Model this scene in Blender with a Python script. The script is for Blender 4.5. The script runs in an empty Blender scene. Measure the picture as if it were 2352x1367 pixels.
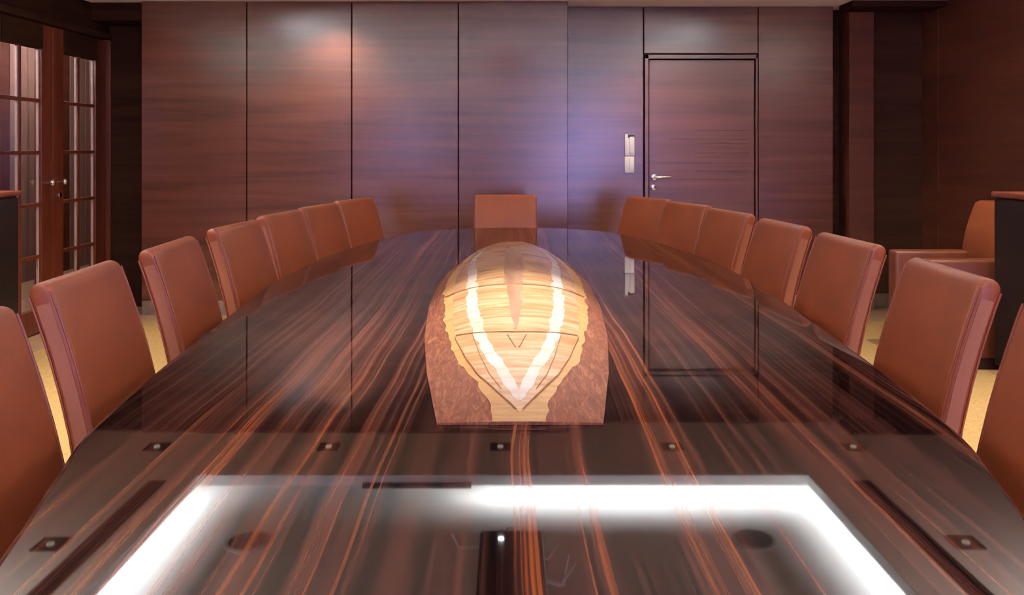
import bpy, bmesh, math, random
from mathutils import Vector, Matrix
random.seed(7)
S = bpy.context.scene
COL = S.collection
R = math.radians
EYE = 1.30
TOP = 0.757          # table top height
CEIL = 2.42          # soffit height
UPPER = 2.61         # tray ceiling height

# ------------------------------------------------------------------ helpers
class MB:
    """Collects solids and builds them into one mesh object."""
    def __init__(self):
        self.bm = bmesh.new()
        self.uv = None
    def _add(self, bm2, mat=None):
        if mat is not None:
            bm2.transform(mat)
        me = bpy.data.meshes.new('tmp')
        bm2.to_mesh(me); bm2.free()
        self.bm.from_mesh(me)
        bpy.data.meshes.remove(me)
        return self
    def box(self, x0, x1, y0, y1, z0, z1, bev=0.0, seg=2, rot=None):
        b = bmesh.new()
        bmesh.ops.create_cube(b, size=1.0)
        for v in b.verts:
            v.co = Vector((x0 + (v.co.x + .5) * (x1 - x0), y0 + (v.co.y + .5) * (y1 - y0), z0 + (v.co.z + .5) * (z1 - z0)))
        if bev > 0:
            bmesh.ops.bevel(b, geom=list(b.edges), offset=bev, segments=seg, profile=.5, affect='EDGES')
        return self._add(b, rot)
    def cyl(self, p0, p1, r0, r1=None, n=20, bev=0.0):
        r1 = r0 if r1 is None else r1
        p0, p1 = Vector(p0), Vector(p1)
        d = p1 - p0
        b = bmesh.new()
        bmesh.ops.create_cone(b, cap_ends=True, segments=n, radius1=r0, radius2=r1, depth=d.length)
        if bev > 0:
            es = [e for e in b.edges if len(e.link_faces) == 2 and any(len(f.verts) > 4 for f in e.link_faces)]
            bmesh.ops.bevel(b, geom=es, offset=bev, segments=2, profile=.5, affect='EDGES')
        m = Matrix.Translation((p0 + p1) / 2) @ d.to_track_quat('Z', 'Y').to_matrix().to_4x4()
        return self._add(b, m)
    def ball(self, c, r, sc=(1, 1, 1), n=16):
        b = bmesh.new()
        bmesh.ops.create_uvsphere(b, u_segments=n, v_segments=max(6, n // 2), radius=r)
        return self._add(b, Matrix.Translation(c) @ Matrix.Diagonal((*sc, 1)))
    def tube(self, pts, r, n=8):
        b = bmesh.new()
        pts = [Vector(p) for p in pts]
        rings = []
        for i, p in enumerate(pts):
            t = (pts[min(i + 1, len(pts) - 1)] - pts[max(i - 1, 0)]).normalized()
            q = t.to_track_quat('Z', 'Y')
            rings.append([b.verts.new(p + q @ Vector((r * math.cos(a), r * math.sin(a), 0))) for a in [2 * math.pi * k / n for k in range(n)]])
        for a, c in zip(rings, rings[1:]):
            for k in range(n):
                b.faces.new((a[k], a[(k + 1) % n], c[(k + 1) % n], c[k]))
        b.faces.new(rings[0][::-1]); b.faces.new(rings[-1])
        return self._add(b)
    def loft(self, loops, cap=True):
        b = bmesh.new()
        vs = [[b.verts.new(p) for p in lp] for lp in loops]
        n = len(loops[0])
        for a, c in zip(vs, vs[1:]):
            for k in range(n):
                b.faces.new((a[k], a[(k + 1) % n], c[(k + 1) % n], c[k]))
        if cap:
            b.faces.new(vs[0][::-1]); b.faces.new(vs[-1])
        bmesh.ops.recalc_face_normals(b, faces=b.faces)
        return self._add(b)
    def prism(self, pts, z0, z1, bev=0.0, seg=3):
        b = bmesh.new()
        lo = [b.verts.new((x, y, z0)) for x, y in pts]
        hi = [b.verts.new((x, y, z1)) for x, y in pts]
        n = len(pts)
        for k in range(n):
            b.faces.new((lo[k], lo[(k + 1) % n], hi[(k + 1) % n], hi[k]))
        b.faces.new(lo[::-1]); b.faces.new(hi)
        bmesh.ops.recalc_face_normals(b, faces=b.faces)
        if bev > 0:
            es = [e for e in b.edges if all(len(f.verts) == 4 for f in e.link_faces) is False]
            bmesh.ops.bevel(b, geom=es, offset=bev, segments=seg, profile=.5, affect='EDGES')
        return self._add(b)
    def build(self, name, mat, parent=None, smooth=40, loc=None):
        me = bpy.data.meshes.new(name)
        self.bm.to_mesh(me); self.bm.free()
        o = bpy.data.objects.new(name, me)
        COL.objects.link(o)
        me.materials.append(mat)
        if smooth:
            for p in me.polygons:
                p.use_smooth = True
            try:
                me.set_sharp_from_angle(angle=R(smooth))
            except Exception:
                pass
        if loc is not None:
            o.location = loc
        if parent is not None:
            o.parent = parent
        return o

def tag(o, label, cat, group=None, kind=None):
    o['label'] = label; o['category'] = cat
    if group: o['group'] = group
    if kind: o['kind'] = kind
    return o
def empty(name, loc=(0, 0, 0), rz=0.0):
    o = bpy.data.objects.new(name, None); COL.objects.link(o)
    o.location = loc; o.rotation_euler = (0, 0, rz); o.empty_display_size = .1
    return o
def struct(o):
    o['kind'] = 'structure'
    return o
def copy_tree(o, parent=None):
    c = o.copy(); COL.objects.link(c); c.parent = parent
    for ch in list(o.children):
        copy_tree(ch, c)
    return c

# ------------------------------------------------------------------ materials
def mat_new(name):
    m = bpy.data.materials.new(name); m.use_nodes = True
    nt = m.node_tree
    return m, nt, nt.nodes['Principled BSDF']
def N(nt, t, **kw):
    n = nt.nodes.new(t)
    for k, v in kw.items():
        if k == 'inp':
            for a, b in v.items():
                n.inputs[a].default_value = b
        else:
            setattr(n, k, v)
    return n
def L(nt, a, b):
    nt.links.new(a, b)
def ramp(nt, stops, interp='LINEAR'):
    r = nt.nodes.new('ShaderNodeValToRGB')
    e = r.color_ramp.elements
    while len(e) > 1:
        e.remove(e[-1])
    e[0].position = stops[0][0]; e[0].color = (*stops[0][1], 1)
    for p, c in stops[1:]:
        x = e.new(p); x.color = (*c, 1)
    r.color_ramp.interpolation = interp
    return r
def coords(nt, scale, kind='Object', rot=(0, 0, 0)):
    tc = N(nt, 'ShaderNodeTexCoord')
    mp = N(nt, 'ShaderNodeMapping')
    mp.inputs['Scale'].default_value = scale
    mp.inputs['Rotation'].default_value = rot
    L(nt, tc.outputs[kind], mp.inputs['Vector'])
    return mp.outputs['Vector']
def grain_wood(name, dark, mid, light, scale, rough=.4, ior=1.5, bump=.02, detail=6, dist=.6, lo=.3, hi=.72):
    m, nt, p = mat_new(name)
    v = coords(nt, scale)
    n1 = N(nt, 'ShaderNodeTexNoise', inp={'Scale': 1.0, 'Detail': detail, 'Roughness': .6, 'Distortion': dist})
    L(nt, v, n1.inputs['Vector'])
    r = ramp(nt, [(lo, dark), ((lo + hi) / 2, mid), (hi, light)])
    L(nt, n1.outputs['Fac'], r.inputs['Fac'])
    L(nt, r.outputs['Color'], p.inputs['Base Color'])
    p.inputs['Roughness'].default_value = rough
    p.inputs['IOR'].default_value = ior
    if bump:
        b = N(nt, 'ShaderNodeBump', inp={'Strength': bump, 'Distance': .01})
        L(nt, n1.outputs['Fac'], b.inputs['Height'])
        L(nt, b.outputs['Normal'], p.inputs['Normal'])
    return m
def plain(name, col, rough=.5, metal=0.0, var=.12, ior=1.45, scale=30.0):
    m, nt, p = mat_new(name)
    v = coords(nt, (scale,) * 3)
    n1 = N(nt, 'ShaderNodeTexNoise', inp={'Scale': 1.0, 'Detail': 3.0})
    L(nt, v, n1.inputs['Vector'])
    a = tuple(c * (1 - var) for c in col); b = tuple(min(1, c * (1 + var)) for c in col)
    r = ramp(nt, [(.3, a), (.7, b)])
    L(nt, n1.outputs['Fac'], r.inputs['Fac'])
    L(nt, r.outputs['Color'], p.inputs['Base Color'])
    p.inputs['Roughness'].default_value = rough
    p.inputs['Metallic'].default_value = metal
    p.inputs['IOR'].default_value = ior
    return m
def emis(name, col, strength):
    m = bpy.data.materials.new(name); m.use_nodes = True
    nt = m.node_tree; nt.nodes.clear()
    e = N(nt, 'ShaderNodeEmission', inp={'Color': (*col, 1), 'Strength': strength})
    o = N(nt, 'ShaderNodeOutputMaterial'); L(nt, e.outputs[0], o.inputs[0])
    return m

M = {}
M['panel'] = grain_wood('brown_veneer', (.085, .025, .014), (.13, .039, .022), (.165, .053, .031), (.55, .55, 11), rough=.27, bump=.008, ior=1.75)
M['door_veneer'] = grain_wood('door_veneer', (.09, .027, .015), (.135, .042, .024), (.17, .056, .033), (.5, .5, 13), rough=.30, bump=.015, ior=1.7)
M['dark_wood'] = grain_wood('dark_and_shaded_wood', (.022, .009, .005), (.034, .013, .008), (.046, .018, .011), (.7, .7, 10), rough=.75, ior=1.12)
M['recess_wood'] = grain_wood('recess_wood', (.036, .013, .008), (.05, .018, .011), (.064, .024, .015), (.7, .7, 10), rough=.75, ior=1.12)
M['red_wood'] = grain_wood('red_mahogany', (.10, .022, .010), (.16, .034, .015), (.22, .05, .022), (14, 14, .7), rough=.38)
M['side_wood'] = grain_wood('side_wall_wood', (.07, .019, .011), (.095, .025, .014), (.125, .033, .018), (.7, .7, 9), rough=.55, ior=1.3)
M['gap'] = plain('dark_joint', (.012, .007, .006), rough=.8)
M['paint'] = plain('white_ceiling_paint', (.87, .86, .83), rough=.9, var=.015, scale=4)
M['chrome'] = plain('chrome', (.85, .85, .87), rough=.15, metal=1.0, var=.03)
M['steel'] = plain('brushed_steel', (.55, .55, .60), rough=.3, metal=1.0, var=.08)
M['white_plastic'] = plain('white_plastic', (.95, .96, .93), rough=.3, var=.02)
M['black_plastic'] = plain('black_plastic', (.012, .011, .011), rough=.35)
M['black_lacquer'] = plain('black_lacquer', (.010, .007, .007), rough=.3)
M['carpet'] = grain_wood('tan_carpet', (.37, .235, .08), (.45, .295, .115), (.51, .345, .145), (60, 60, 60), rough=.95, bump=.25)
M['stone'] = grain_wood('border_stone', (.34, .22, .14), (.42, .28, .18), (.48, .33, .22), (6, 6, 6), rough=.4, bump=.0)

def leather(name, dark, light, rough=.42):
    m, nt, p = mat_new(name)
    v = coords(nt, (5, 5, 5))
    n1 = N(nt, 'ShaderNodeTexNoise', inp={'Scale': 1.0, 'Detail': 4.0})
    L(nt, v, n1.inputs['Vector'])
    r = ramp(nt, [(.3, dark), (.7, light)])
    L(nt, n1.outputs['Fac'], r.inputs['Fac']); L(nt, r.outputs['Color'], p.inputs['Base Color'])
    v2 = coords(nt, (260, 260, 260))
    vo = N(nt, 'ShaderNodeTexVoronoi', inp={'Scale': 1.0}); L(nt, v2, vo.inputs['Vector'])
    b = N(nt, 'ShaderNodeBump', inp={'Strength': .12, 'Distance': .002})
    L(nt, vo.outputs['Distance'], b.inputs['Height']); L(nt, b.outputs['Normal'], p.inputs['Normal'])
    p.inputs['Roughness'].default_value = rough
    return m
M['leather'] = leather('tan_leather', (.25, .052, .0145), (.305, .067, .0185))
M['leather_dark'] = leather('brown_leather', (.12, .030, .014), (.16, .042, .018))
M['leather_mid'] = leather('cognac_leather', (.20, .048, .016), (.25, .062, .021))
M['leather_edge_sheen'] = leather('tan_leather_sheen', (.36, .125, .062), (.43, .155, .08), rough=.3)  # paler tan, the light on the chair sides put into the colour

# streaky ebony veneer of the table: long narrow streaks along Y, gathered in bands
def ebony():
    m, nt, p = mat_new('streaky_ebony_lacquer')
    tc = N(nt, 'ShaderNodeTexCoord')
    # gentle sideways wander of the streaks
    mw = N(nt, 'ShaderNodeMapping'); mw.inputs['Scale'].default_value = (.8, 1.1, 1)
    L(nt, tc.outputs['Object'], mw.inputs['Vector'])
    nw = N(nt, 'ShaderNodeTexNoise', inp={'Scale': 1.0, 'Detail': 2.0}); L(nt, mw.outputs[0], nw.inputs['Vector'])
    sb = N(nt, 'ShaderNodeVectorMath', operation='SUBTRACT'); sb.inputs[1].default_value = (.5, .5, .5)
    L(nt, nw.outputs['Color'], sb.inputs[0])
    ml = N(nt, 'ShaderNodeVectorMath', operation='MULTIPLY'); ml.inputs[1].default_value = (.055, 0, 0)
    L(nt, sb.outputs[0], ml.inputs[0])
    ad = N(nt, 'ShaderNodeVectorMath', operation='ADD')
    L(nt, tc.outputs['Object'], ad.inputs[0]); L(nt, ml.outputs[0], ad.inputs[1])
    def layer(sx, sy, off, det, rough):
        mp = N(nt, 'ShaderNodeMapping'); mp.inputs['Scale'].default_value = (sx, sy, 0.0); mp.inputs['Location'].default_value = (off, off * .7, 0)
        L(nt, ad.outputs[0], mp.inputs['Vector'])
        n = N(nt, 'ShaderNodeTexNoise', inp={'Scale': 1.0, 'Detail': det, 'Roughness': rough})
        L(nt, mp.outputs[0], n.inputs['Vector'])
        return n.outputs['Fac']
    fine = layer(82, .30, 3.0, 3.0, .65)
    mid = layer(27, .2, 9.0, 2.0, .55)
    wide = layer(6.5, .16, 17.0, 1.0, .5)
    rf = ramp(nt, [(.42, (0, 0, 0)), (.54, (.35, .35, .35)), (.66, (1, 1, 1))])
    L(nt, fine, rf.inputs['Fac'])
    rm = ramp(nt, [(.40, (.05, .05, .05)), (.555, (1, 1, 1))])
    L(nt, mid, rm.inputs['Fac'])
    rw = ramp(nt, [(.36, (.42, .42, .42)), (.62, (1, 1, 1))])
    L(nt, wide, rw.inputs['Fac'])
    def mul(a, b):
        x = N(nt, 'ShaderNodeMath', operation='MULTIPLY'); L(nt, a, x.inputs[0]); L(nt, b, x.inputs[1]); return x.outputs[0]
    mask = mul(rw.outputs[0], rm.outputs[0])
    f2 = N(nt, 'ShaderNodeMath', operation='MULTIPLY_ADD'); f2.inputs[1].default_value = .75; f2.inputs[2].default_value = .25
    L(nt, rf.outputs[0], f2.inputs[0])
    tot = mul(mask, f2.outputs[0])
    fl = mul(rf.outputs[0], rw.outputs[0])
    fs = N(nt, 'ShaderNodeMath', operation='MULTIPLY'); fs.inputs[1].default_value = .52; L(nt, fl, fs.inputs[0])
    mx = N(nt, 'ShaderNodeMath', operation='MAXIMUM'); L(nt, tot, mx.inputs[0]); L(nt, fs.outputs[0], mx.inputs[1])
    rc = ramp(nt, [(0, (.007, .0035, .003)), (.08, (.015, .006, .0045)), (.20, (.042, .014, .010)), (.36, (.105, .030, .018)), (.6, (.24, .062, .022)), (1, (.44, .125, .04))])
    L(nt, mx.outputs[0], rc.inputs['Fac'])
    L(nt, rc.outputs['Color'], p.inputs['Base Color'])
    p.inputs['Roughness'].default_value = .025
    p.inputs['IOR'].default_value = 1.8
    return m
M['ebony'] = ebony()
M['ebony_dark'] = grain_wood('ebony_base', (.008, .004, .0035), (.02, .007, .005), (.05, .014, .008), (20, 20, .5), rough=.2)

# burl wood of the centrepiece
M['burl_flank'] = grain_wood('red_burl', (.12, .030, .013), (.21, .060, .027), (.44, .17, .08), (60, 14, 60), rough=.5, ior=1.3, bump=.35, detail=9, dist=1.6)
M['burl_gold'] = grain_wood('golden_sapwood', (.52, .25, .07), (.68, .36, .12), (.80, .48, .19), (7, 26, 7), rough=.3, bump=.1, detail=6, dist=1.5)
M['burl_pale'] = grain_wood('pale_burl', (.40, .165, .05), (.66, .36, .16), (.85, .58, .36), (3.2, 17, 3), rough=.18, bump=.08, detail=7, dist=1.6)
M['burl_brown'] = grain_wood('brown_heartwood', (.28, .13, .06), (.42, .22, .12), (.55, .32, .18), (16, 3, 3), rough=.28, bump=.06, dist=1.0)
M['burl_line'] = plain('dark_scored_wood', (.36, .17, .07), rough=.5)

def glass():
    m, nt, p = mat_new('clear_glass')
    p.inputs['Base Color'].default_value = (.96, .97, .97, 1)
    p.inputs['Roughness'].default_value = 0.0
    p.inputs['IOR'].default_value = 1.45
    p.inputs['Transmission Weight'].default_value = 1.0
    return m
M['glass'] = glass()
M['cove'] = emis('cove_tube', (.92, .96, 1.0), 370.0)
M['cove_dim'] = emis('cove_tube_dim', (.92, .96, 1.0), 2.0)
M['lamp_disc'] = emis('lamp_disc', (1, .86, .68), .8)
M['led'] = emis('status_light', (.9, .95, 1.0), 14.0)
M['lens_glow'] = plain('lens_glass', (.03, .03, .05), rough=.05)

M['sky_pane'] = emis('shaded_daylight', (.45, .42, 1.0), 7.0)
M['sky_pane_open'] = emis('open_daylight', (.45, .42, 1.0), 14.0)

# ------------------------------------------------------------------ room shell
WL, WR = -3.23, 3.36
PROUD, BACK = 6.37, 6.60
NEAR = -2.2
f = MB(); f.box(WL - 1.6, WR + .4, NEAR - .1, 9.8, -.10, 0.0)
floor = struct(f.build('floor', M['stone'], smooth=0))
cp = MB(); cp.box(-2.97, 3.02, NEAR + .3, 6.13, 0.0, .008, bev=.003)
cp.build('carpet', M['carpet'], floor)

# soffit as a ring round the tray
TX0, TX1, TY0, TY1 = -2.08, 2.02, .45, 5.55
c = MB()
st = .02
c.box(WL - .1, TX0, NEAR - .1, 7.0, CEIL, CEIL + st)
c.box(TX1, WR + .1, NEAR - .1, 7.0, CEIL, CEIL + st)
c.box(TX0, TX1, TY1, 7.0, CEIL, CEIL + st)
c.box(TX0, TX1, NEAR - .1, TY0, CEIL, CEIL + st)
ceiling = struct(c.build('ceiling', M['paint'], smooth=0))
u = MB()
g = .42
u.box(TX0 - g, TX1 + g, TY0 - g, TY1 + g, UPPER, UPPER + .05)
u.box(TX0 - g - .03, TX0 - g, TY0 - g, TY1 + g, CEIL + st, UPPER + .05)
u.box(TX1 + g, TX1 + g + .03, TY0 - g, TY1 + g, CEIL + st, UPPER + .05)
u.box(TX0 - g, TX1 + g, TY1 + g, TY1 + g + .03, CEIL + st, UPPER + .05)
u.box(TX0 - g, TX1 + g, TY0 - g - .03, TY0 - g, CEIL + st, UPPER + .05)
u.build('tray_panel', M['paint'], ceiling, smooth=0)
lip = MB()
t_, lh = .018, .068
lip.box(TX0 - t_, TX0, TY0 - t_, TY1 + t_, CEIL + st, CEIL + lh)
lip.box(TX1, TX1 + t_, TY0 - t_, TY1 + t_, CEIL + st, CEIL + lh)
lip.box(TX0, TX1, TY1, TY1 + t_, CEIL + st, CEIL + lh)
lip.box(TX0, TX1, TY0 - t_, TY0, CEIL + st, CEIL + lh)
lip.build('tray_lip', M['paint'], ceiling, smooth=0)

# back wall: a proud panelled run, then the wall with the door
wb = MB()
wb.box(-2.82, .47, PROUD + .03, 7.0, 0, CEIL)
wb.box(.47, 1.095, BACK + .03, 7.0, 0, CEIL)
wb.box(1.095, 2.0, BACK + .03, 7.0, 2.03, CEIL)
wb.box(2.0, 2.60, BACK + .03, 7.0, 0, CEIL)
wb.box(1.095, 2.0, 6.9, 7.0, 0, 2.03)
wall_back = struct(wb.build('wall_back', M['gap'], smooth=0))
xs = [-2.82, -2.007, -1.198, -.376, .47]
for a, b in zip(xs, xs[1:]):
    q = MB(); q.box(a + .0035, b - .0035, PROUD, PROUD + .03, .12, CEIL - .002, bev=.003, seg=1)
    q.build('wall_panel', M['panel'], wall_back, smooth=0)
q = MB(); q.box(.453, .4665, PROUD + .03, BACK + .03, .12, CEIL - .002); q.build('return_panel', M['panel'], wall_back, smooth=0)
for (a, b, z0, z1) in ((.48, 1.085, .12, CEIL - .002), (1.092, 2.0, 2.045, CEIL - .002), (2.006, 2.60, .12, CEIL - .002)):
    q = MB(); q.box(a, b, BACK, BACK + .03, z0, z1, bev=.003, seg=1)
    q.build('wall_panel', M['panel'], wall_back, smooth=0)
bb = MB()
bb.box(-2.82, .47, PROUD + .012, PROUD + .03, 0, .115, bev=.003)
bb.box(.47, 1.09, BACK + .012, BACK + .03, 0, .115, bev=.003)
bb.box(2.01, 2.60, BACK + .012, BACK + .03, 0, .115, bev=.003)
struct(bb.build('baseboard_back', M['steel'], smooth=0))

# dark recesses and pilaster at both ends of the back wall
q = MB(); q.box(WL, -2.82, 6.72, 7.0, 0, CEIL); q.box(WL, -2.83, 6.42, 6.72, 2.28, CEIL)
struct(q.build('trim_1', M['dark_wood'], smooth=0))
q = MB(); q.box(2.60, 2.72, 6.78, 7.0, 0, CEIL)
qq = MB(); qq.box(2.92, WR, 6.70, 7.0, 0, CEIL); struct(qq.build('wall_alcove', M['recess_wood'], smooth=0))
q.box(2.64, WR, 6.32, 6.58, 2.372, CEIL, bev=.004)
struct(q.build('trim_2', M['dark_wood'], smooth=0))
q = MB(); q.box(2.722, 2.918, 6.58, 7.0, 0, CEIL, bev=.004)
struct(q.build('column_back', M['side_wood'], smooth=0))
bb = MB(); bb.box(2.724, 2.916, 6.565, 6.58, 0, .115, bev=.003); bb.box(2.92, WR, 6.685, 6.70, 0, .115, bev=.003)
struct(bb.build('baseboard_right', M['steel'], smooth=0))

# right wall with tall panels
w = MB(); w.box(WR + .03, WR + .13, NEAR - .1, 7.0, 0, CEIL)
wall_right = struct(w.build('wall_right', M['gap'], smooth=0))
ys = [NEAR, -.6, 1.0, 2.4, 3.75, 5.1, 6.45, 6.98]
for a, b in zip(ys, ys[1:]):
    q = MB(); q.box(WR, WR + .03, a + .003, b - .003, .1, CEIL - .002, bev=.003, seg=1)
    q.build('wall_panel', M['side_wood'], wall_right, smooth=0)

# left wall with the opening for the glazed double door
DY0, DY1, DH = 5.12, 6.70, 2.16
w = MB()
w.box(WL - .10, WL, NEAR - .1, DY0 - .06, 0, CEIL)
w.box(WL - .10, WL, DY1 + .06, 7.0, 0, CEIL)
w.box(WL - .10, WL, DY0 - .06, DY1 + .06, DH + .05, CEIL)
struct(w.build('wall_left', M['dark_wood'], smooth=0))
w = MB()
w.box(WL - .11, WL + .015, DY0 - .06, DY0, 0, DH + .05, bev=.004)
w.box(WL - .11, WL + .015, DY1, DY1 + .06, 0, DH + .05, bev=.004)
struct(w.build('trim_3', M['red_wood'], smooth=0))
w = MB(); w.box(WL - .11, WL + .03, DY0, DY1, DH, DH + .05, bev=.004)
struct(w.build('trim_4', M['dark_wood'], smooth=0))
w = MB(); w.box(WL - .12, WR + .13, NEAR - .1, NEAR, 0, CEIL)
struct(w.build('wall_front', M['side_wood'], smooth=0))

# room beyond the glazed doors
w = MB()
w.box(-4.75, -4.65, 4.0, 9.8, 0, 2.7); w.box(-4.75, WL - .1, 9.7, 9.8, 0, 2.7)
w.box(-4.75, WL - .1, 3.9, 4.0, 0, 2.7); w.box(WL - .13, WL - .03, 7.0, 9.8, 0, 2.7)
hall = struct(w.build('wall_hall', M['side_wood'], smooth=0))
w = MB(); w.box(-4.75, WL - .1, 3.9, 9.8, 2.6, 2.7); struct(w.build('ceiling_hall', M['paint'], smooth=0))
M['mauve'] = grain_wood('mauve_board', (.20, .115, .10), (.26, .15, .13), (.31, .19, .165), (12, 12, .8), rough=.5)
M['pale_strip'] = plain('pale_strip', (.52, .48, .60), rough=.4)
random.seed(11)
y = 5.0
k = 0
while y < 9.65:
    wdt = random.choice((.16, .22, .3))
    mm = M['mauve'] if k % 5 else M['side_wood']
    q = MB(); q.box(-4.65, -4.63, y, y + wdt - .012, .0, 2.6, bev=.003, seg=1)
    q.build('hall_board', mm, hall, smooth=0)
    y += wdt; k += 1
for i, (x0, wdt) in enumerate(((-4.6, .2), (-4.38, .2), (-4.16, .2), (-3.94, .2), (-3.72, .2), (-3.5, .16))):
    q = MB(); q.box(x0, x0 + wdt, 9.68, 9.70, 0, 2.6, bev=.003, seg=1)
    q.build('hall_board', M['mauve'] if i % 2 else M['side_wood'], hall, smooth=0)

# ------------------------------------------------------------------ doors
# back door: flush veneered leaf in a thin frame
d = MB(); d.box(1.135, 1.975, BACK + .012, BACK + .052, .012, 1.992, bev=.003)
door = struct(d.build('door_1', M['door_veneer'], smooth=0))
fr = MB()
fr.box(1.098, 1.128, BACK - .004, BACK + .10, 0, 2.035, bev=.003)
fr.box(1.982, 2.0, BACK - .004, BACK + .10, 0, 2.035, bev=.003)
fr.box(1.098, 2.0, BACK - .004, BACK + .10, 2.002, 2.035, bev=.003)
fr.build('door_frame', M['door_veneer'], door, smooth=0)
gr = MB()
for zz, xa in ((1.04, 1.28), (1.105, 1.5), (1.17, 1.3), (1.215, 1.5), (1.25, 1.5), (1.29, 1.55), (1.325, 1.5), (1.36, 1.3), (1.43, 1.5)):
    gr.box(xa, 1.935, BACK + .0095, BACK + .013, zz, zz + .006, bev=.001, seg=1)
gr.build('grain_ridge', M['door_veneer'], door, smooth=0)
h = MB()
h.cyl((1.172, BACK + .013, 1.055), (1.172, BACK - .004, 1.055), .026, bev=.003)
h.cyl((1.172, BACK, 1.055), (1.172, BACK - .05, 1.055), .010)
h.cyl((1.165, BACK - .048, 1.056), (1.30, BACK - .048, 1.062), .0105, .009, bev=.003)
h.build('door_handle', M['chrome'], door)
h = MB()
h.cyl((1.166, BACK + .013, .975), (1.166, BACK - .006, .975), .024, bev=.003)
h.box(1.160, 1.172, BACK - .014, BACK - .005, .962, .99, bev=.002)
h.build('lock_rosette', M['chrome'], door)

# glazed double door, two leaves
def leaf(name, y0, y1, stile0, stile1, handle_y, lock):
    X0, X1 = WL - .075, WL - .02
    gb, gt = .17, 1.985
    b = MB()
    b.box(X0, X1, y0, y0 + stile0, .01, DH - .005, bev=.003)
    b.box(X0, X1, y1 - stile1, y1, .01, DH - .005, bev=.003)
    b.box(X0, X1, y0 + stile0, y1 - stile1, .01, gb, bev=.003)
    o = struct(b.build(name, M['red_wood'], smooth=0))
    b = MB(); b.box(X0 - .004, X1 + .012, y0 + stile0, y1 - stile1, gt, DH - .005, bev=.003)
    b.build('shaded_top_rail', M['dark_wood'], o, smooth=0)  # rail wood darkened to carry the shade under the header
    a, e = y0 + stile0, y1 - stile1
    mid = (a + e) / 2
    b = MB()
    b.box(X0 + .014, X1 - .012, mid - .014, mid + .014, gb, gt, bev=.002)
    for k in range(1, 5):
        z = gt + (gb - gt) * k / 5
        b.box(X0 + .012, X1 - .010, a, e, z - .012, z + .012, bev=.002)
    b.build('glazing_bar', M['red_wood'], o, smooth=0)
    # pale strips, light caught on the pane edges put into their colour
    b = MB()
    for yy in (mid - .014, e):
        for k in range(5):
            z1 = gt + (gb - gt) * k / 5 - .012; z0 = gt + (gb - gt) * (k + 1) / 5 + .012
            b.box(X0 + .018, X1 - .018, yy - .010, yy - .0005, z0, z1, bev=.001, seg=1)
    b.build('pane_edge_light', M['edge_light'], o, smooth=0)
    for c0, c1 in ((a, mid - .014), (mid + .014, e)):
        for k in range(5):
            z1 = gt + (gb - gt) * k / 5 - .012; z0 = gt + (gb - gt) * (k + 1) / 5 + .012
            q = MB(); q.box(WL - .050, WL - .045, c0, c1, z0, z1)
            q.build('pane', M['glass'], o, smooth=0)
    h = MB()
    h.cyl((X1, handle_y, 1.045), (X1 + .03, handle_y, 1.045), .008)
    h.ball((X1 + .04, handle_y, 1.045), .022)
    h.build('door_knob', M['chrome'], o)
    if lock:
        h = MB(); h.cyl((X1 - .002, handle_y, .95), (X1 + .012, handle_y, .95), .02, bev=.003); h.build('lock_cylinder', M['chrome'], o)
    return o
M['edge_light'] = plain('pale_edge_light', (.62, .50, .46), rough=.35)
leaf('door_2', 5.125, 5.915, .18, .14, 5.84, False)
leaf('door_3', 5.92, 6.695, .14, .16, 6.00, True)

# ------------------------------------------------------------------ table
CX = .03
outline = [(.45, .0), (.455, .20), (.50, .42), (.62, .55), (.80, .625), (1.04, .69), (1.21, .735), (1.39, .785), (1.6, .835), (2.1, .89),
           (2.8, .94), (3.3, .965), (3.8, .955), (4.2, .915), (4.7, .825), (5.0, .735), (5.3, .60), (5.48, .36), (5.545, .16), (5.55, .0)]
def smooth_outline(pts, sub=6):
    P = [Vector((-p[1], p[0])) for p in pts]
    out = []
    for i in range(len(P) - 1):
        p0 = P[i - 1] if i else Vector((-P[1].x, P[1].y)); p1, p2 = P[i], P[i + 1]
        p3 = P[i + 2] if i + 2 < len(P) else Vector((-P[-2].x, P[-2].y))
        for k in range(sub):
            t = k / sub
            out.append(.5 * ((2 * p1) + (p2 - p0) * t + (2 * p0 - 5 * p1 + 4 * p2 - p3) * t * t + (3 * p1 - p0 - 3 * p2 + p3) * t ** 3))
    left = out + [P[-1]]
    right = [Vector((-p.x, p.y)) for p in left[1:-1]][::-1]
    return [(p.x + CX, p.y) for p in left + right]
loop = smooth_outline(outline)
table = empty('conference_table', (0, 0, 0))
tag(table, 'long boat-shaped glossy dark streaked conference table ringed by tan chairs', 'table')
t = MB(); t.prism(loop, TOP - .05, TOP, bev=.012, seg=4)
tt = t.build('tabletop', M['ebony'], table, smooth=35)
for pg in tt.data.polygons:
    if abs(pg.normal.z) > .999:
        pg.use_smooth = False
inner = [((x - CX) * .88 + CX, 3.0 + (y - 3.0) * .93) for x, y in loop]
t = MB(); t.prism(inner, TOP - .115, TOP - .05, bev=.004, seg=1); t.build('apron', M['ebony_dark'], table)
for yc in (1.75, 4.25):
    t = MB()
    t.box(CX - .26, CX + .26, yc - .30, yc + .30, .05, TOP - .115, bev=.03, seg=3)
    t.box(CX - .36, CX + .36, yc - .40, yc + .40, .008, .055, bev=.012)
    t.build('pedestal', M['ebony_dark'], table)

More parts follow.
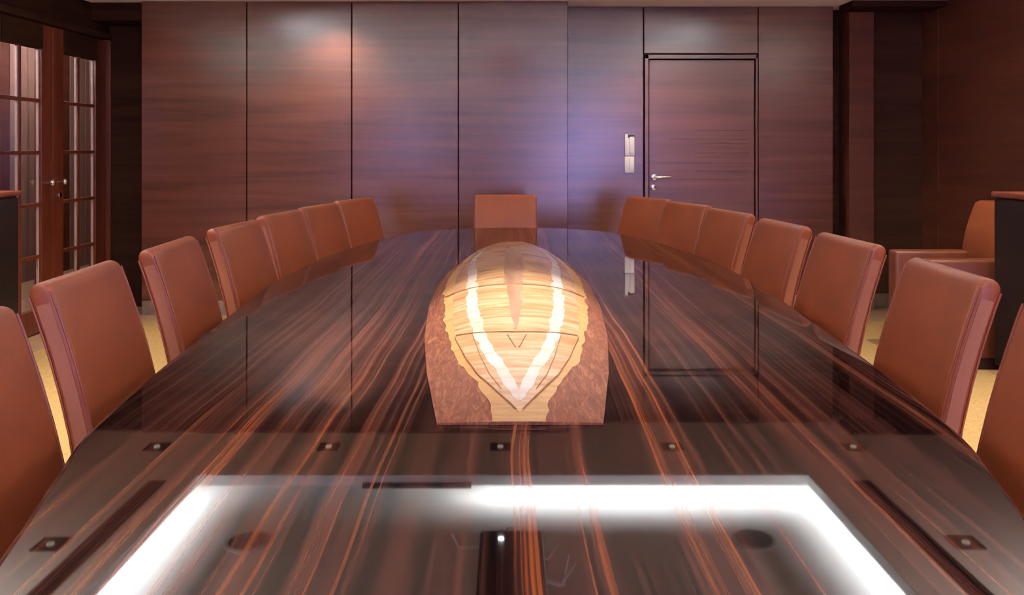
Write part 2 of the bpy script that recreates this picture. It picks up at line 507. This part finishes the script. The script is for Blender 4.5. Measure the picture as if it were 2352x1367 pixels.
# ------------------------------------------------------------------ carved centrepiece on the table
SC = .025
prof = [(1.612, .162), (1.70, .176), (1.806, .1915), (1.98, .218), (2.35, .260), (2.80, .290), (3.25, .295), (3.55, .277), (3.85, .240), (4.08, .190), (4.24, .130), (4.33, .080), (4.37, .040), (4.38, .008)]
def lerp_tab(tab, x):
    if x <= tab[0][0]: return tab[0][1]
    for (a, fa), (b, fb) in zip(tab, tab[1:]):
        if x <= b:
            tt = (x - a) / (b - a)
            return fa + (fb - fa) * tt
    return tab[-1][1]
def hw(y): return lerp_tab(prof, y)
crown = [(1.612, .003), (1.75, .013), (2.0, .035), (2.3, .062), (2.6, .084), (2.9, .098), (3.2, .104), (3.6, .098), (3.9, .084), (4.1, .067), (4.28, .040), (4.38, .004)]
RIM = .004
def zc(x, y):
    u_ = min(1.0, abs(x) / max(hw(y), 1e-4))
    return RIM + lerp_tab(crown, y) * (1 - u_ ** 2.4)
def ysamples(y0, y1, n): return [y0 + (y1 - y0) * i / n for i in range(n + 1)]
def strip(fa, fb, y0, y1, nu, nv, lift, thick, name, mat, parent):
    """A skin following the crown between the side curves fa(y) and fb(y) (fractions of the half width)."""
    b = MB()
    bm = b.bm
    top = []; bot = []
    for y_ in ysamples(y0, y1, nv):
        a_, e_ = fa(y_) * hw(y_), fb(y_) * hw(y_)
        rt, rb = [], []
        for i in range(nu + 1):
            x_ = a_ + (e_ - a_) * i / nu
            z_ = zc(x_, y_)
            rt.append(bm.verts.new((x_, y_, z_ + lift))); rb.append(bm.verts.new((x_, y_, max(.0005, z_ + lift - thick))))
        top.append(rt); bot.append(rb)
    for j in range(nv):
        for i in range(nu):
            bm.faces.new((top[j][i], top[j][i + 1], top[j + 1][i + 1], top[j + 1][i]))
            bm.faces.new((bot[j][i], bot[j + 1][i], bot[j + 1][i + 1], bot[j][i + 1]))
        bm.faces.new((top[j][0], top[j + 1][0], bot[j + 1][0], bot[j][0]))
        bm.faces.new((top[j][nu], bot[j][nu], bot[j + 1][nu], top[j + 1][nu]))
    for i in range(nu):
        bm.faces.new((top[0][i], bot[0][i], bot[0][i + 1], top[0][i + 1]))
        bm.faces.new((top[nv][i], top[nv][i + 1], bot[nv][i + 1], bot[nv][i]))
    bmesh.ops.recalc_face_normals(bm, faces=bm.faces)
    return b.build(name, mat, parent, smooth=50)
piece = empty('carved_wood_centrepiece', (SC, 0, TOP))
tag(piece, 'long boat-shaped carved burl wood centrepiece with pale heart, lying on the dark table', 'centrepiece')
strip(lambda y_: -1, lambda y_: 1, 1.612, 4.38, 48, 90, 0, .2, 'body', M['burl_flank'], piece)
random.seed(3)
jit = [random.uniform(-1, 1) for _ in range(400)]
def jag(y_, s, amp):
    q = (y_ - 1.6) * 30; i = int(q) % 390; tt = q - int(q)
    return amp * ((jit[i + s] * (1 - tt)) + jit[i + s + 1] * tt)
gold_c = [(1.612, .33), (1.70, .335), (1.84, .48), (1.97, .66), (2.19, .745), (2.5, .80), (2.96, .85), (3.3, .84), (3.7, .75), (4.1, .60), (4.33, .45)]
pale_c = [(1.66, .02), (1.77, .26), (1.87, .45), (2.0, .57), (2.17, .67), (2.5, .70), (2.96, .72), (3.3, .70), (3.7, .62), (4.1, .50), (4.31, .35)]
strip(lambda y_: -lerp_tab(gold_c, y_) + jag(y_, 0, .025), lambda y_: lerp_tab(gold_c, y_) + jag(y_, 5, .025), 1.6125, 4.33, 40, 100, .0012, .004, 'golden_border', M['burl_gold'], piece)['label'] = 'golden jagged border band'
strip(lambda y_: -lerp_tab(pale_c, y_) + jag(y_, 2, .012), lambda y_: lerp_tab(pale_c, y_) + jag(y_, 8, .012), 1.66, 4.31, 40, 100, .0024, .004, 'pale_heart', M['burl_pale'], piece)['label'] = 'pale heart of the wood'
M['highlight_wood'] = grain_wood('white_highlight', (.66, .44, .26), (.86, .70, .54), (.94, .86, .78), (5, 16, 5), rough=.18, bump=.05)  # white highlight on the crown, painted as two bands
band_c = [(1.71, .01), (1.80, .16), (1.9, .26), (2.0, .36), (2.17, .48), (2.5, .54), (3.0, .57), (3.4, .58), (3.75, .50)]
band_w = [(1.71, .01), (1.80, .155), (1.9, .145), (2.2, .13), (3.0, .11), (3.5, .06), (3.75, .01)]
for sg in (-1, 1):
    strip(lambda y_: sg * max(.001, lerp_tab(band_c, y_) - lerp_tab(band_w, y_) + jag(y_, 4, .022)), lambda y_: sg * (lerp_tab(band_c, y_) + jag(y_, 6, .022)), 1.715, 3.74, 8, 110, .0030, .003, 'highlight_band', M['highlight_wood'], piece)
brown_c = [(2.2, .01), (2.4, .06), (2.8, .11), (3.2, .12), (3.5, .10), (3.6, .04)]
strip(lambda y_: -lerp_tab(brown_c, y_) - .01 + jag(y_, 3, .02), lambda y_: lerp_tab(brown_c, y_) - .01 + jag(y_, 9, .02), 2.2, 3.6, 10, 70, .0034, .004, 'brown_knot', M['burl_brown'], piece)['label'] = 'brown streak down the middle'
def score(pts, r=.0022):
    b = MB(); b.tube([(x_, y_, zc(x_, y_) + .0032) for x_, y_ in pts], r, n=6); return b
def arcline(y0, fr, bow, n=24):
    return [(fr * hw(y0) * (2 * i / n - 1), y0 + bow * (1 - (2 * i / n - 1) ** 2)) for i in range(n + 1)]
score(arcline(2.20, .66, -.03), .0024).build('scored_line', M['burl_line'], piece)
score(arcline(2.74, .80, -.05), .003).build('scored_line', M['burl_line'], piece)
for sgn in (-1, 1):
    score([(sgn * lerp_tab(pale_c, y_) * hw(y_), y_) for y_ in ysamples(1.67, 2.19, 40)], .0017).build('scored_line', M['burl_line'], piece)
    score([(sgn * lerp_tab(pale_c, y_) * .72 * hw(y_), y_) for y_ in ysamples(1.78, 2.17, 30)], .0011).build('scored_line', M['burl_line'], piece)
    score([(sgn * (.004 + (y_ - 2.05) * .20), y_) for y_ in ysamples(2.05, 2.15, 8)], .0018).build('scored_line', M['burl_line'], piece)

# ------------------------------------------------------------------ chairs
def rrect(w, t, r, n=5):
    """Rounded rectangle loop, width w along Y and thickness t along X."""
    r = min(r, w / 2 - 1e-4, t / 2 - 1e-4)
    pts = []
    for cx, cy, a0 in ((t / 2 - r, w / 2 - r, 0), (-t / 2 + r, w / 2 - r, 90), (-t / 2 + r, -w / 2 + r, 180), (t / 2 - r, -w / 2 + r, 270)):
        for k in range(n + 1):
            a = R(a0 + 90 * k / n)
            pts.append((cx + r * math.cos(a), cy + r * math.sin(a)))
    return pts
backc = [(.40, -.185), (.50, -.196), (.60, -.212), (.70, -.235), (.80, -.263), (.90, -.296), (.965, -.320)]
def bcx(z): return lerp_tab(backc, z)
def make_chair():
    root = empty('conference_chair')
    loops = []
    zs = [.40 + .53 * i / 18 for i in range(19)] + [.940, .950, .958, .963, .9655]
    for z in zs:
        e = max(0.0, (z - .938) / .0275)
        t = .066 - .008 * (z - .4) / .5
        k = math.sqrt(max(0.0, 1 - min(1, e) ** 2.2))
        w = .442 - .010 * (z - .4) / .5 - .030 * (1 - k)
        t = max(.006, t * (.12 + .88 * k))
        s = .28 * 1.0
        loops.append([(bcx(z) + x, y_, z + x * s) for x, y_ in rrect(w, t, .016)])
    b = MB(); b.loft(loops)
    bk = b.build('backrest', M['leather'], root, smooth=50)
    for sx in (1, -1):
        for sy in (1, -1):
            pp = MB(); pp.tube([(bcx(z) + sx * (.0275 - .004 * (z - .4)), sy * (.2185 - .005 * (z - .4) / .5), z + sx * .03 * .28) for z in [.41 + .53 * i / 14 for i in range(15)]], .0030, n=6)
            pp.build('piping', M['leather'], bk)
    for sy in (1, -1):
        gs = MB(); lp = []
        for z in [.405 + .51 * i / 14 for i in range(15)]:
            yy = .2212 - .005 * (z - .4) / .5
            lp.append([(bcx(z) + x, sy * (yy + dy), z + x * .28) for x, dy in ((-.016, -.004), (.016, -.004), (.016, .0012), (-.016, .0012))])
        gs.loft(lp); gs.build('side_gusset', M['leather_edge_sheen'], bk)
    loops = []
    for z, gx in ((.385, -.03), (.392, -.008), (.405, 0), (.455, 0), (.470, -.008), (.478, -.022), (.482, -.05)):
        loops.append([(.030 + x, y_, z + .02 * max(0, x)) for x, y_ in rrect(.455 + 2 * gx, .44 + 2 * gx, .05)])
    b = MB(); b.loft(loops); st = b.build('seat', M['leather'], root, smooth=50)
    b = MB(); b.box(-.17, .22, -.20, .20, .355, .388, bev=.006); b.build('seat_frame', M['black_plastic'], root)
    for sx, sy in ((1, 1), (1, -1), (-1, 1), (-1, -1)):
        x0, y0 = (.19 if sx > 0 else -.15), sy * .18
        b = MB(); b.cyl((x0 + sx * .035, y0 + sy * .012, .009), (x0, y0, .36), .012, .017, n=14)
        lg = b.build('leg', M['steel'], root)
        b = MB(); b.cyl((x0 + sx * .035, y0 + sy * .012, .008), (x0 + sx * .035, y0 + sy * .012, .018), .015, n=14); b.build('foot_glide', M['black_plastic'], lg)
    return root
proto = make_chair()
TF = .288   # distance of the front top edge behind the chair's base point
ordn = ['nearest', 'second', 'third', 'fourth', 'fifth', 'sixth', 'seventh']
LEFT = [(-1.032, 1.53, 1), (-1.13, 2.23, 3.6), (-1.155, 2.89, 3), (-1.155, 3.57, -6), (-1.125, 4.17, -10), (-1.055, 4.71, -14), (-.955, 5.25, -20)]
RIGHT = [(1.158, 1.64, 0), (1.20, 2.29, -2.5), (1.225, 3.02, 4), (1.20, 3.66, 7), (1.14, 4.30, 13), (1.045, 4.86, 21), (.905, 5.40, 28)]
lab_l = ['tan leather chair on the glazed-door side of the table, nearest, cropped by the frame',
         'tan leather chair second along the glazed-door side of the table, whole backrest in view',
         'tan leather chair third along the glazed-door side, before the dark recess by the doors',
         'tan leather chair fourth along the glazed-door side of the table, middle of its row',
         'tan leather chair fifth along the glazed-door side of the table',
         'tan leather chair sixth along the glazed-door side of the table, next to last',
         'shadowed tan leather chair last along the glazed-door side, at the far table bend']
lab_r = ['tan leather chair on the armchair side of the table, nearest, cropped by the frame',
         'tan leather chair second along the armchair side, bright top edge, in front of armchair',
         'tan leather chair third along the armchair side, in front of the dark pilaster',
         'tan leather chair fourth along the armchair side, middle of its row',
         'tan leather chair fifth along the armchair side, before the panel beside the door',
         'tan leather chair sixth along the armchair side, below the chrome door handle',
         'tan leather chair last along the armchair side, below the white wall plates']
first = True
def place(tx, ty, deg, label, group):
    global first
    o = proto if first else copy_tree(proto)
    first = False
    a = R(deg)
    o.location = (tx + TF * math.cos(a), ty + TF * math.sin(a), 0)
    o.rotation_euler = (0, 0, a)
    tag(o, label, 'chair', group)
    return o
for (x, y, a), lb in zip(LEFT, lab_l):
    place(x, y, a, lb, 'tan chairs round the conference table')
for (x, y, a), lb in zip(RIGHT, lab_r):
    place(x, y, 180 + a, lb, 'tan chairs round the conference table')
place(-.012, 5.76, -90, 'tan leather chair at the head of the table, facing forward before the back wall', 'tan chairs round the conference table')

# ------------------------------------------------------------------ armchair
ar = empty('armchair', (0, 0, 0))
tag(ar, 'low brown leather armchair with wide arms against the dark side wall', 'armchair')
b = MB(); b.box(2.47, 3.16, 4.80, 5.29, .0, .075, bev=.008); b.build('plinth', M['dark_wood'], ar)
for y0, y1 in ((4.775, 4.885), (5.195, 5.305)):
    b = MB(); b.box(2.44, 3.15, y0, y1, .075, .645, bev=.018, seg=3); b.build('arm', M['leather_dark'], ar)
b = MB(); b.box(2.46, 3.05, 4.887, 5.193, .09, .30, bev=.012); b.build('seat_base', M['leather_mid'], ar)
b = MB(); b.box(2.45, 2.98, 4.889, 5.191, .302, .44, bev=.035, seg=4); b.build('seat_cushion', M['leather_mid'], ar)
lp = []
for z, x0, x1 in ((.09, 2.96, 3.20), (.3, 2.95, 3.21), (.55, 2.90, 3.23), (.66, 2.89, 3.24), (.80, 2.92, 3.25), (.90, 2.955, 3.26), (.945, 2.975, 3.26), (.96, 2.995, 3.25)):
    y0, y1 = (4.889, 5.191) if z < .64 else (4.80, 5.28)
    if z > .95: y0, y1 = y0 + .02, y1 - .02
    lp.append([(( x0 + x1) / 2 + x, (y0 + y1) / 2 + yy, z) for x, yy in rrect(y1 - y0, x1 - x0, .03)])
b = MB(); b.loft(lp); b.build('backrest', M['leather_mid'], ar, smooth=40)

# ------------------------------------------------------------------ cabinets
def cabinet(label, x0, x1, y0, y1, h, face, nd):
    """Low black cabinet along a side wall; face = +1 when its doors look towards +X."""
    root = empty('sideboard', ((x0 + x1) / 2, (y0 + y1) / 2, 0))
    tag(root, label, 'cabinet')
    X, Y = root.location.x, root.location.y
    a0, a1, b0, b1 = x0 - X, x1 - X, y0 - Y, y1 - Y
    b = MB(); b.box(a0, a1, b0, b1, .06, h - .03, bev=.004); b.build('body', M['black_lacquer'], root, smooth=0)
    b = MB(); b.box(a0 + .03, a1 - .03, b0 + .02, b1 - .02, 0, .062); b.build('plinth', M['dark_wood'], root, smooth=0)
    ov = .022
    b = MB(); b.box(a0 - (ov if face < 0 else 0), a1 + (ov if face > 0 else 0), b0 - .01, b1 + .015, h - .03, h, bev=.006); b.build('cabinet_top', M['red_wood'], root)
    fx = a1 if face > 0 else a0
    for k in range(nd):
        ya = b0 + .01 + (b1 - b0 - .02) * k / nd + .003; yb = b0 + .01 + (b1 - b0 - .02) * (k + 1) / nd - .003
        q = MB(); q.box(min(fx, fx + face * .018), max(fx, fx + face * .018), ya, yb, .075, h - .04, bev=.003)
        dr = q.build('door', M['black_lacquer'], root, smooth=0)
        hy = yb - .05 if k % 2 == 0 else ya + .05
        q = MB(); q.cyl((fx + face * .036, hy, .82), (fx + face * .036, hy, .96), .006, n=12)
        q.cyl((fx + face * .016, hy, .84), (fx + face * .036, hy, .84), .005, n=10); q.cyl((fx + face * .016, hy, .94), (fx + face * .036, hy, .94), .005, n=10)
        q.build('handle', M['chrome'], dr)
    return root
cabinet('tall black sideboard with red-brown top before the glazed doors', -3.215, -2.845, 3.1, 4.80, 1.045, 1, 4)
cabinet('tall black sideboard with red-brown edge beside the brown armchair', 2.778, 3.34, 2.9, 4.70, 1.045, -1, 4)

# ------------------------------------------------------------------ wall plates by the door
def plate(name, label, x0, x1, z0, z1, rocker):
    root = MB(); root.box(x0, x1, BACK - .012, BACK, z0, z1, bev=.004)
    o = tag(root.build(name, M['white_plastic']), label, 'wall plate')
    q = MB(); q.box(x0 + .036, x1 - .005, BACK - .016, BACK - .011, z0 + .018, z1 - .02, bev=.002)
    q.build('rocker', M['white_plastic'], o)
    return o
pl = plate('light_switch', 'taller white switch plate with dark window, above the shorter one beside the door', .937, 1.014, 1.228, 1.40, True)
q = MB(); q.box(.963, 1.013, BACK - .0155, BACK - .010, 1.372, 1.398, bev=.002); q.build('sensor_window', M['black_plastic'], pl)['label'] = 'dark sensor window'
plate('light_switch', 'shorter white switch plate directly below the taller one beside the door', .935, 1.012, 1.092, 1.222, False)

# ------------------------------------------------------------------ ceiling fittings
def downlight(x, y, label):
    root = empty('downlight', (x, y, CEIL))
    tag(root, label, 'ceiling light', 'square downlights in the soffit')
    s, w = .075, .012
    b = MB()
    b.box(-s, s, -s, -s + w, -.008, 0); b.box(-s, s, s - w, s, -.008, 0); b.box(-s, -s + w, -s + w, s - w, -.008, 0); b.box(s - w, s, -s + w, s - w, -.008, 0)
    b.build('frame', M['black_plastic'], root, smooth=0)
    b = MB(); b.box(-s + w, s - w, -s + w, s - w, -.003, 0); b.build('reflector', M['black_plastic'], root, smooth=0)
    b = MB(); b.cyl((0, 0, -.003), (0, 0, -.010), .022, n=20); b.build('lamp', M['lamp_disc'], root)
def spot(name, loc, tgt, power, col, ang, blend, rad=.03):
    l = bpy.data.lights.new(name, 'SPOT'); l.energy = power; l.color = col; l.spot_size = R(ang); l.spot_blend = blend; l.shadow_soft_size = rad
    o = bpy.data.objects.new(name, l); COL.objects.link(o); o.location = loc
    o.rotation_euler = (Vector(tgt) - Vector(loc)).to_track_quat('-Z', 'Y').to_euler()
    return o
WARM = (1.0, .74, .47)
for x, lb, pw in ((-2.57, 'square downlight in the back soffit, at the glazed-door corner', 2),
                  (-1.31, 'square downlight in the back soffit over the veneer panels', 26),
                  (-.05, 'square downlight in the back soffit over the head chair', 1.5),
                  (1.21, 'square downlight in the back soffit over the veneered door', 19),
                  (2.54, 'square downlight in the back soffit, at the pilaster corner', 1.5)):
    downlight(x, 6.07, lb)
    spot('downlight_lamp', (x, 6.07, CEIL - .02), (x, 6.12, 0), pw * 2.6, WARM, 125, 1.0)
for x, y, lb, pw in ((-2.53, 4.58, 'square downlight in the side soffit above the glazed-door sideboard', 45),
                     (2.55, 4.60, 'square downlight in the side soffit above the armchair', 35),
                     (-2.53, 3.09, 'square downlight above the middle of the glazed-door side', 75),
                     (2.55, 3.11, 'square downlight above the middle of the armchair side', 70),
                     (-2.53, 1.6, 'square downlight above the near end of the glazed-door side', 60),
                     (2.55, 1.6, 'square downlight above the near end of the armchair side', 60)):
    downlight(x, y, lb)
    spot('downlight_lamp', (x, y, CEIL - .02), (x * .96, y, 0), pw * 3.0, (1, .84, .64), 88, .8)
def slot(x, label):
    root = MB(); root.box(x - .055, x + .055, 2.2, 5.45, CEIL - .006, CEIL + .012)
    o = tag(root.build('air_slot', M['black_plastic'], smooth=0), label, 'air vent', 'long air slots in the soffit')
    for dx in (-.036, -.012, .012, .036):
        b = MB(); b.box(x + dx - .003, x + dx + .003, 2.21, 5.44, CEIL - .010, CEIL - .005); b.build('blade', M['steel'], o, smooth=0)
slot(-2.305, 'long dark air slot in the soffit along the glazed-door side')
slot(2.335, 'long dark air slot in the soffit along the armchair side')
def speaker(x, y, label):
    root = MB(); root.cyl((x, y, UPPER), (x, y, UPPER - .012), .135, n=40, bev=.004)
    o = tag(root.build('ceiling_speaker', M['steel_grey']), label, 'speaker', 'round speakers in the tray ceiling')
    b = MB(); b.cyl((x, y, UPPER - .011), (x, y, UPPER - .015), .112, n=40); b.build('grille', M['grille'], o)
M['steel_grey'] = plain('grey_ring', (.5, .5, .48), rough=.4)
M['grille'] = plain('speaker_grille', (.16, .15, .14), rough=.6)
speaker(-1.57, 5.0, 'round dark speaker in the tray ceiling, glazed-door side')
speaker(1.50, 5.03, 'round dark speaker in the tray ceiling, armchair side')
# air register hanging in the back lip of the tray
b = MB(); b.box(-.97, -.24, TY1 - .035, TY1 - .002, CEIL + .045, CEIL + .075, bev=.003)
tag(b.build('air_register', M['black_plastic']), 'dark strip register on the back lip of the ceiling tray', 'air vent')
# cove tubes behind the lip
def cove(label, a, b_, m):
    o = MB(); o.cyl(a, b_, .013, n=12)
    tag(o.build('cove_light_tube', m), label, 'cove light', 'light tubes hidden in the ceiling tray')
zt = CEIL + .036
cove('light tube in the tray cove over the glazed-door side', (TX0 - .09, TY0, zt), (TX0 - .09, TY1 + .09, zt), M['cove'])
cove('light tube in the tray cove over the armchair side', (TX1 + .09, TY0, zt), (TX1 + .09, TY1, zt), M['cove'])
cove('light tube in the far tray cove, right of the dark register', (-.2, TY1 + .09, zt), (TX1, TY1 + .09, zt), M['cove'])
cove('light tube in the near tray cove', (TX0, TY0 - .09, zt), (TX1, TY0 - .09, zt), M['cove'])

# two daylight windows in the wall behind the viewpoint
for k, (WX0, WX1, WZ0, WZ1) in enumerate(((-2.15, -1.35, .35, 1.9), (.85, 2.1, .25, 1.95))):
    b = MB()
    for (x0, x1, z0, z1) in ((WX0 - .06, WX0, WZ0 - .06, WZ1 + .06), (WX1, WX1 + .06, WZ0 - .06, WZ1 + .06), (WX0, WX1, WZ0 - .06, WZ0), (WX0, WX1, WZ1, WZ1 + .06)):
        b.box(x0, x1, NEAR, NEAR + .04, z0, z1, bev=.004)
    win = struct(b.build('window_%d' % (k + 1), M['white_plastic'], smooth=0))
    b = MB(); b.box(WX0, WX1, NEAR + .004, NEAR + .010, WZ0, WZ1); b.build('pane', M['sky_pane_open' if k else 'sky_pane'], win, smooth=0)

# unseen uplights added on the side walls to brighten the soffit
def added_uplight(x, y, face, label):
    root = empty('added_wall_uplight', (x, y, 1.88))
    tag(root, label, 'added lamp', 'added uplights on the side walls')
    b = MB(); b.box(min(0, face * .02), max(0, face * .02), -.06, .06, -.10, .06, bev=.006); b.build('back_plate', M['steel'], root)
    lp = []
    for z, r_ in ((-.06, .02), (-.04, .06), (0, .095), (.05, .11)):
        lp.append([(face * (.02 + max(0, r_ * math.sin(a))), r_ * math.cos(a), z) for a in [math.pi * k / 16 for k in range(17)]])
    b = MB(); b.loft(lp); b.build('shade', M['steel'], root)
    b = MB(); b.cyl((face * .06, 0, .05), (face * .06, 0, .056), .03, n=20); b.build('lamp', M['lamp_disc'], root)
    spot('added_uplight_lamp', (x + face * .10, y, 1.97), (x + face * .16, y + .05, CEIL), 190, (1, .93, .86), 158, .5, rad=.05)
added_uplight(WL, 3.2, 1, 'added unseen steel uplight on the glazed-door side wall')
added_uplight(WR, 3.2, -1, 'added unseen steel uplight on the armchair side wall')

# projector hung from the tray
pj = empty('projector', (.02, 3.72, 2.12))
tag(pj, 'dark projector hanging from the ceiling tray, mirrored in the tabletop', 'projector')
b = MB(); b.box(-.155, .155, -.42, .40, 0, .12, bev=.02, seg=3); b.build('casing', M['black_plastic'], pj)
b = MB(); b.cyl((.0, 0, .12), (.0, 0, UPPER - 2.12), .02); b.cyl((0, 0, UPPER - 2.12 - .012), (0, 0, UPPER - 2.12), .06); b.build('mount', M['black_plastic'], pj)
b = MB(); b.cyl((-.05, .39, .06), (-.05, .43, .06), .045, bev=.004); ln = b.build('lens_barrel', M['black_plastic'], pj)
b = MB(); b.cyl((-.05, .425, .06), (-.05, .433, .06), .032); b.build('lens', M['lens_glow'], ln)
b = MB(); b.cyl((-.05, .30, .001), (-.05, .30, -.004), .015); b.build('status_light', M['led'], pj)
for pts in (((-.10, .3, .03), (-.17, .34, .06), (-.26, .42, .10), (-.30, .44, .04)), ((-.02, .38, .12), (-.03, .47, .15), (-.02, .52, .05), (.03, .55, .06)),
            ((.10, .36, .10), (.18, .38, .14), (.24, .46, .10)), ((.15, .0, .05), (.22, .04, .09), (.30, .16, .05)), ((.15, .1, .08), (.24, .10, .12), (.27, .22, .04))):
    b = MB(); b.tube(pts, .006, n=6); b.build('cable', M['white_plastic'], pj)

# ------------------------------------------------------------------ lights
l = bpy.data.lights.new('hall_lamp', 'POINT'); l.energy = 38; l.color = (1, .86, .78); l.shadow_soft_size = .15
o = bpy.data.objects.new('hall_lamp', l); COL.objects.link(o); o.location = (-3.95, 5.0, 2.2)
l = bpy.data.lights.new('hall_lamp', 'POINT'); l.energy = 28; l.color = (1, .86, .78); l.shadow_soft_size = .15
o = bpy.data.objects.new('hall_lamp', l); COL.objects.link(o); o.location = (-3.95, 7.8, 2.3)
b = MB(); b.cyl((.02, 3.0, UPPER), (.02, 2.96, UPPER - .10), .04, .05, n=24, bev=.004)  # unseen lamp added to whiten the pale wood of the centrepiece
sp = tag(b.build('added_spotlight', M['black_plastic']), 'added unseen black lamp in the tray brightening the carved centrepiece', 'ceiling light')
b = MB(); b.cyl((.02, 2.96, UPPER - .098), (.02, 2.957, UPPER - .104), .036, n=24); b.build('lamp', M['lamp_disc'], sp)
spot('added_spotlight_lamp', (.02, 2.95, UPPER - .115), (.025, 2.40, .8), 200, (1, .97, .95), 42, 1.0)

w = bpy.data.worlds.new('World'); S.world = w; w.use_nodes = True
w.node_tree.nodes['Background'].inputs[0].default_value = (.02, .02, .03, 1)

# ------------------------------------------------------------------ camera
cam = bpy.data.cameras.new('camera')
cam.sensor_width = 36; cam.lens = 1900 / 2352 * 36
cam.shift_x = 11 / 2352; cam.shift_y = -346.5 / 2352
cam.clip_start = .05
co = bpy.data.objects.new('camera', cam); COL.objects.link(co)
co.location = (0, 0, EYE); co.rotation_euler = (R(90), 0, 0)
S.camera = co
S.view_settings.view_transform = 'Standard'; S.view_settings.look = 'None'
S.view_settings.gamma = 1; S.view_settings.use_curve_mapping = False
S.view_settings.exposure = 0.38
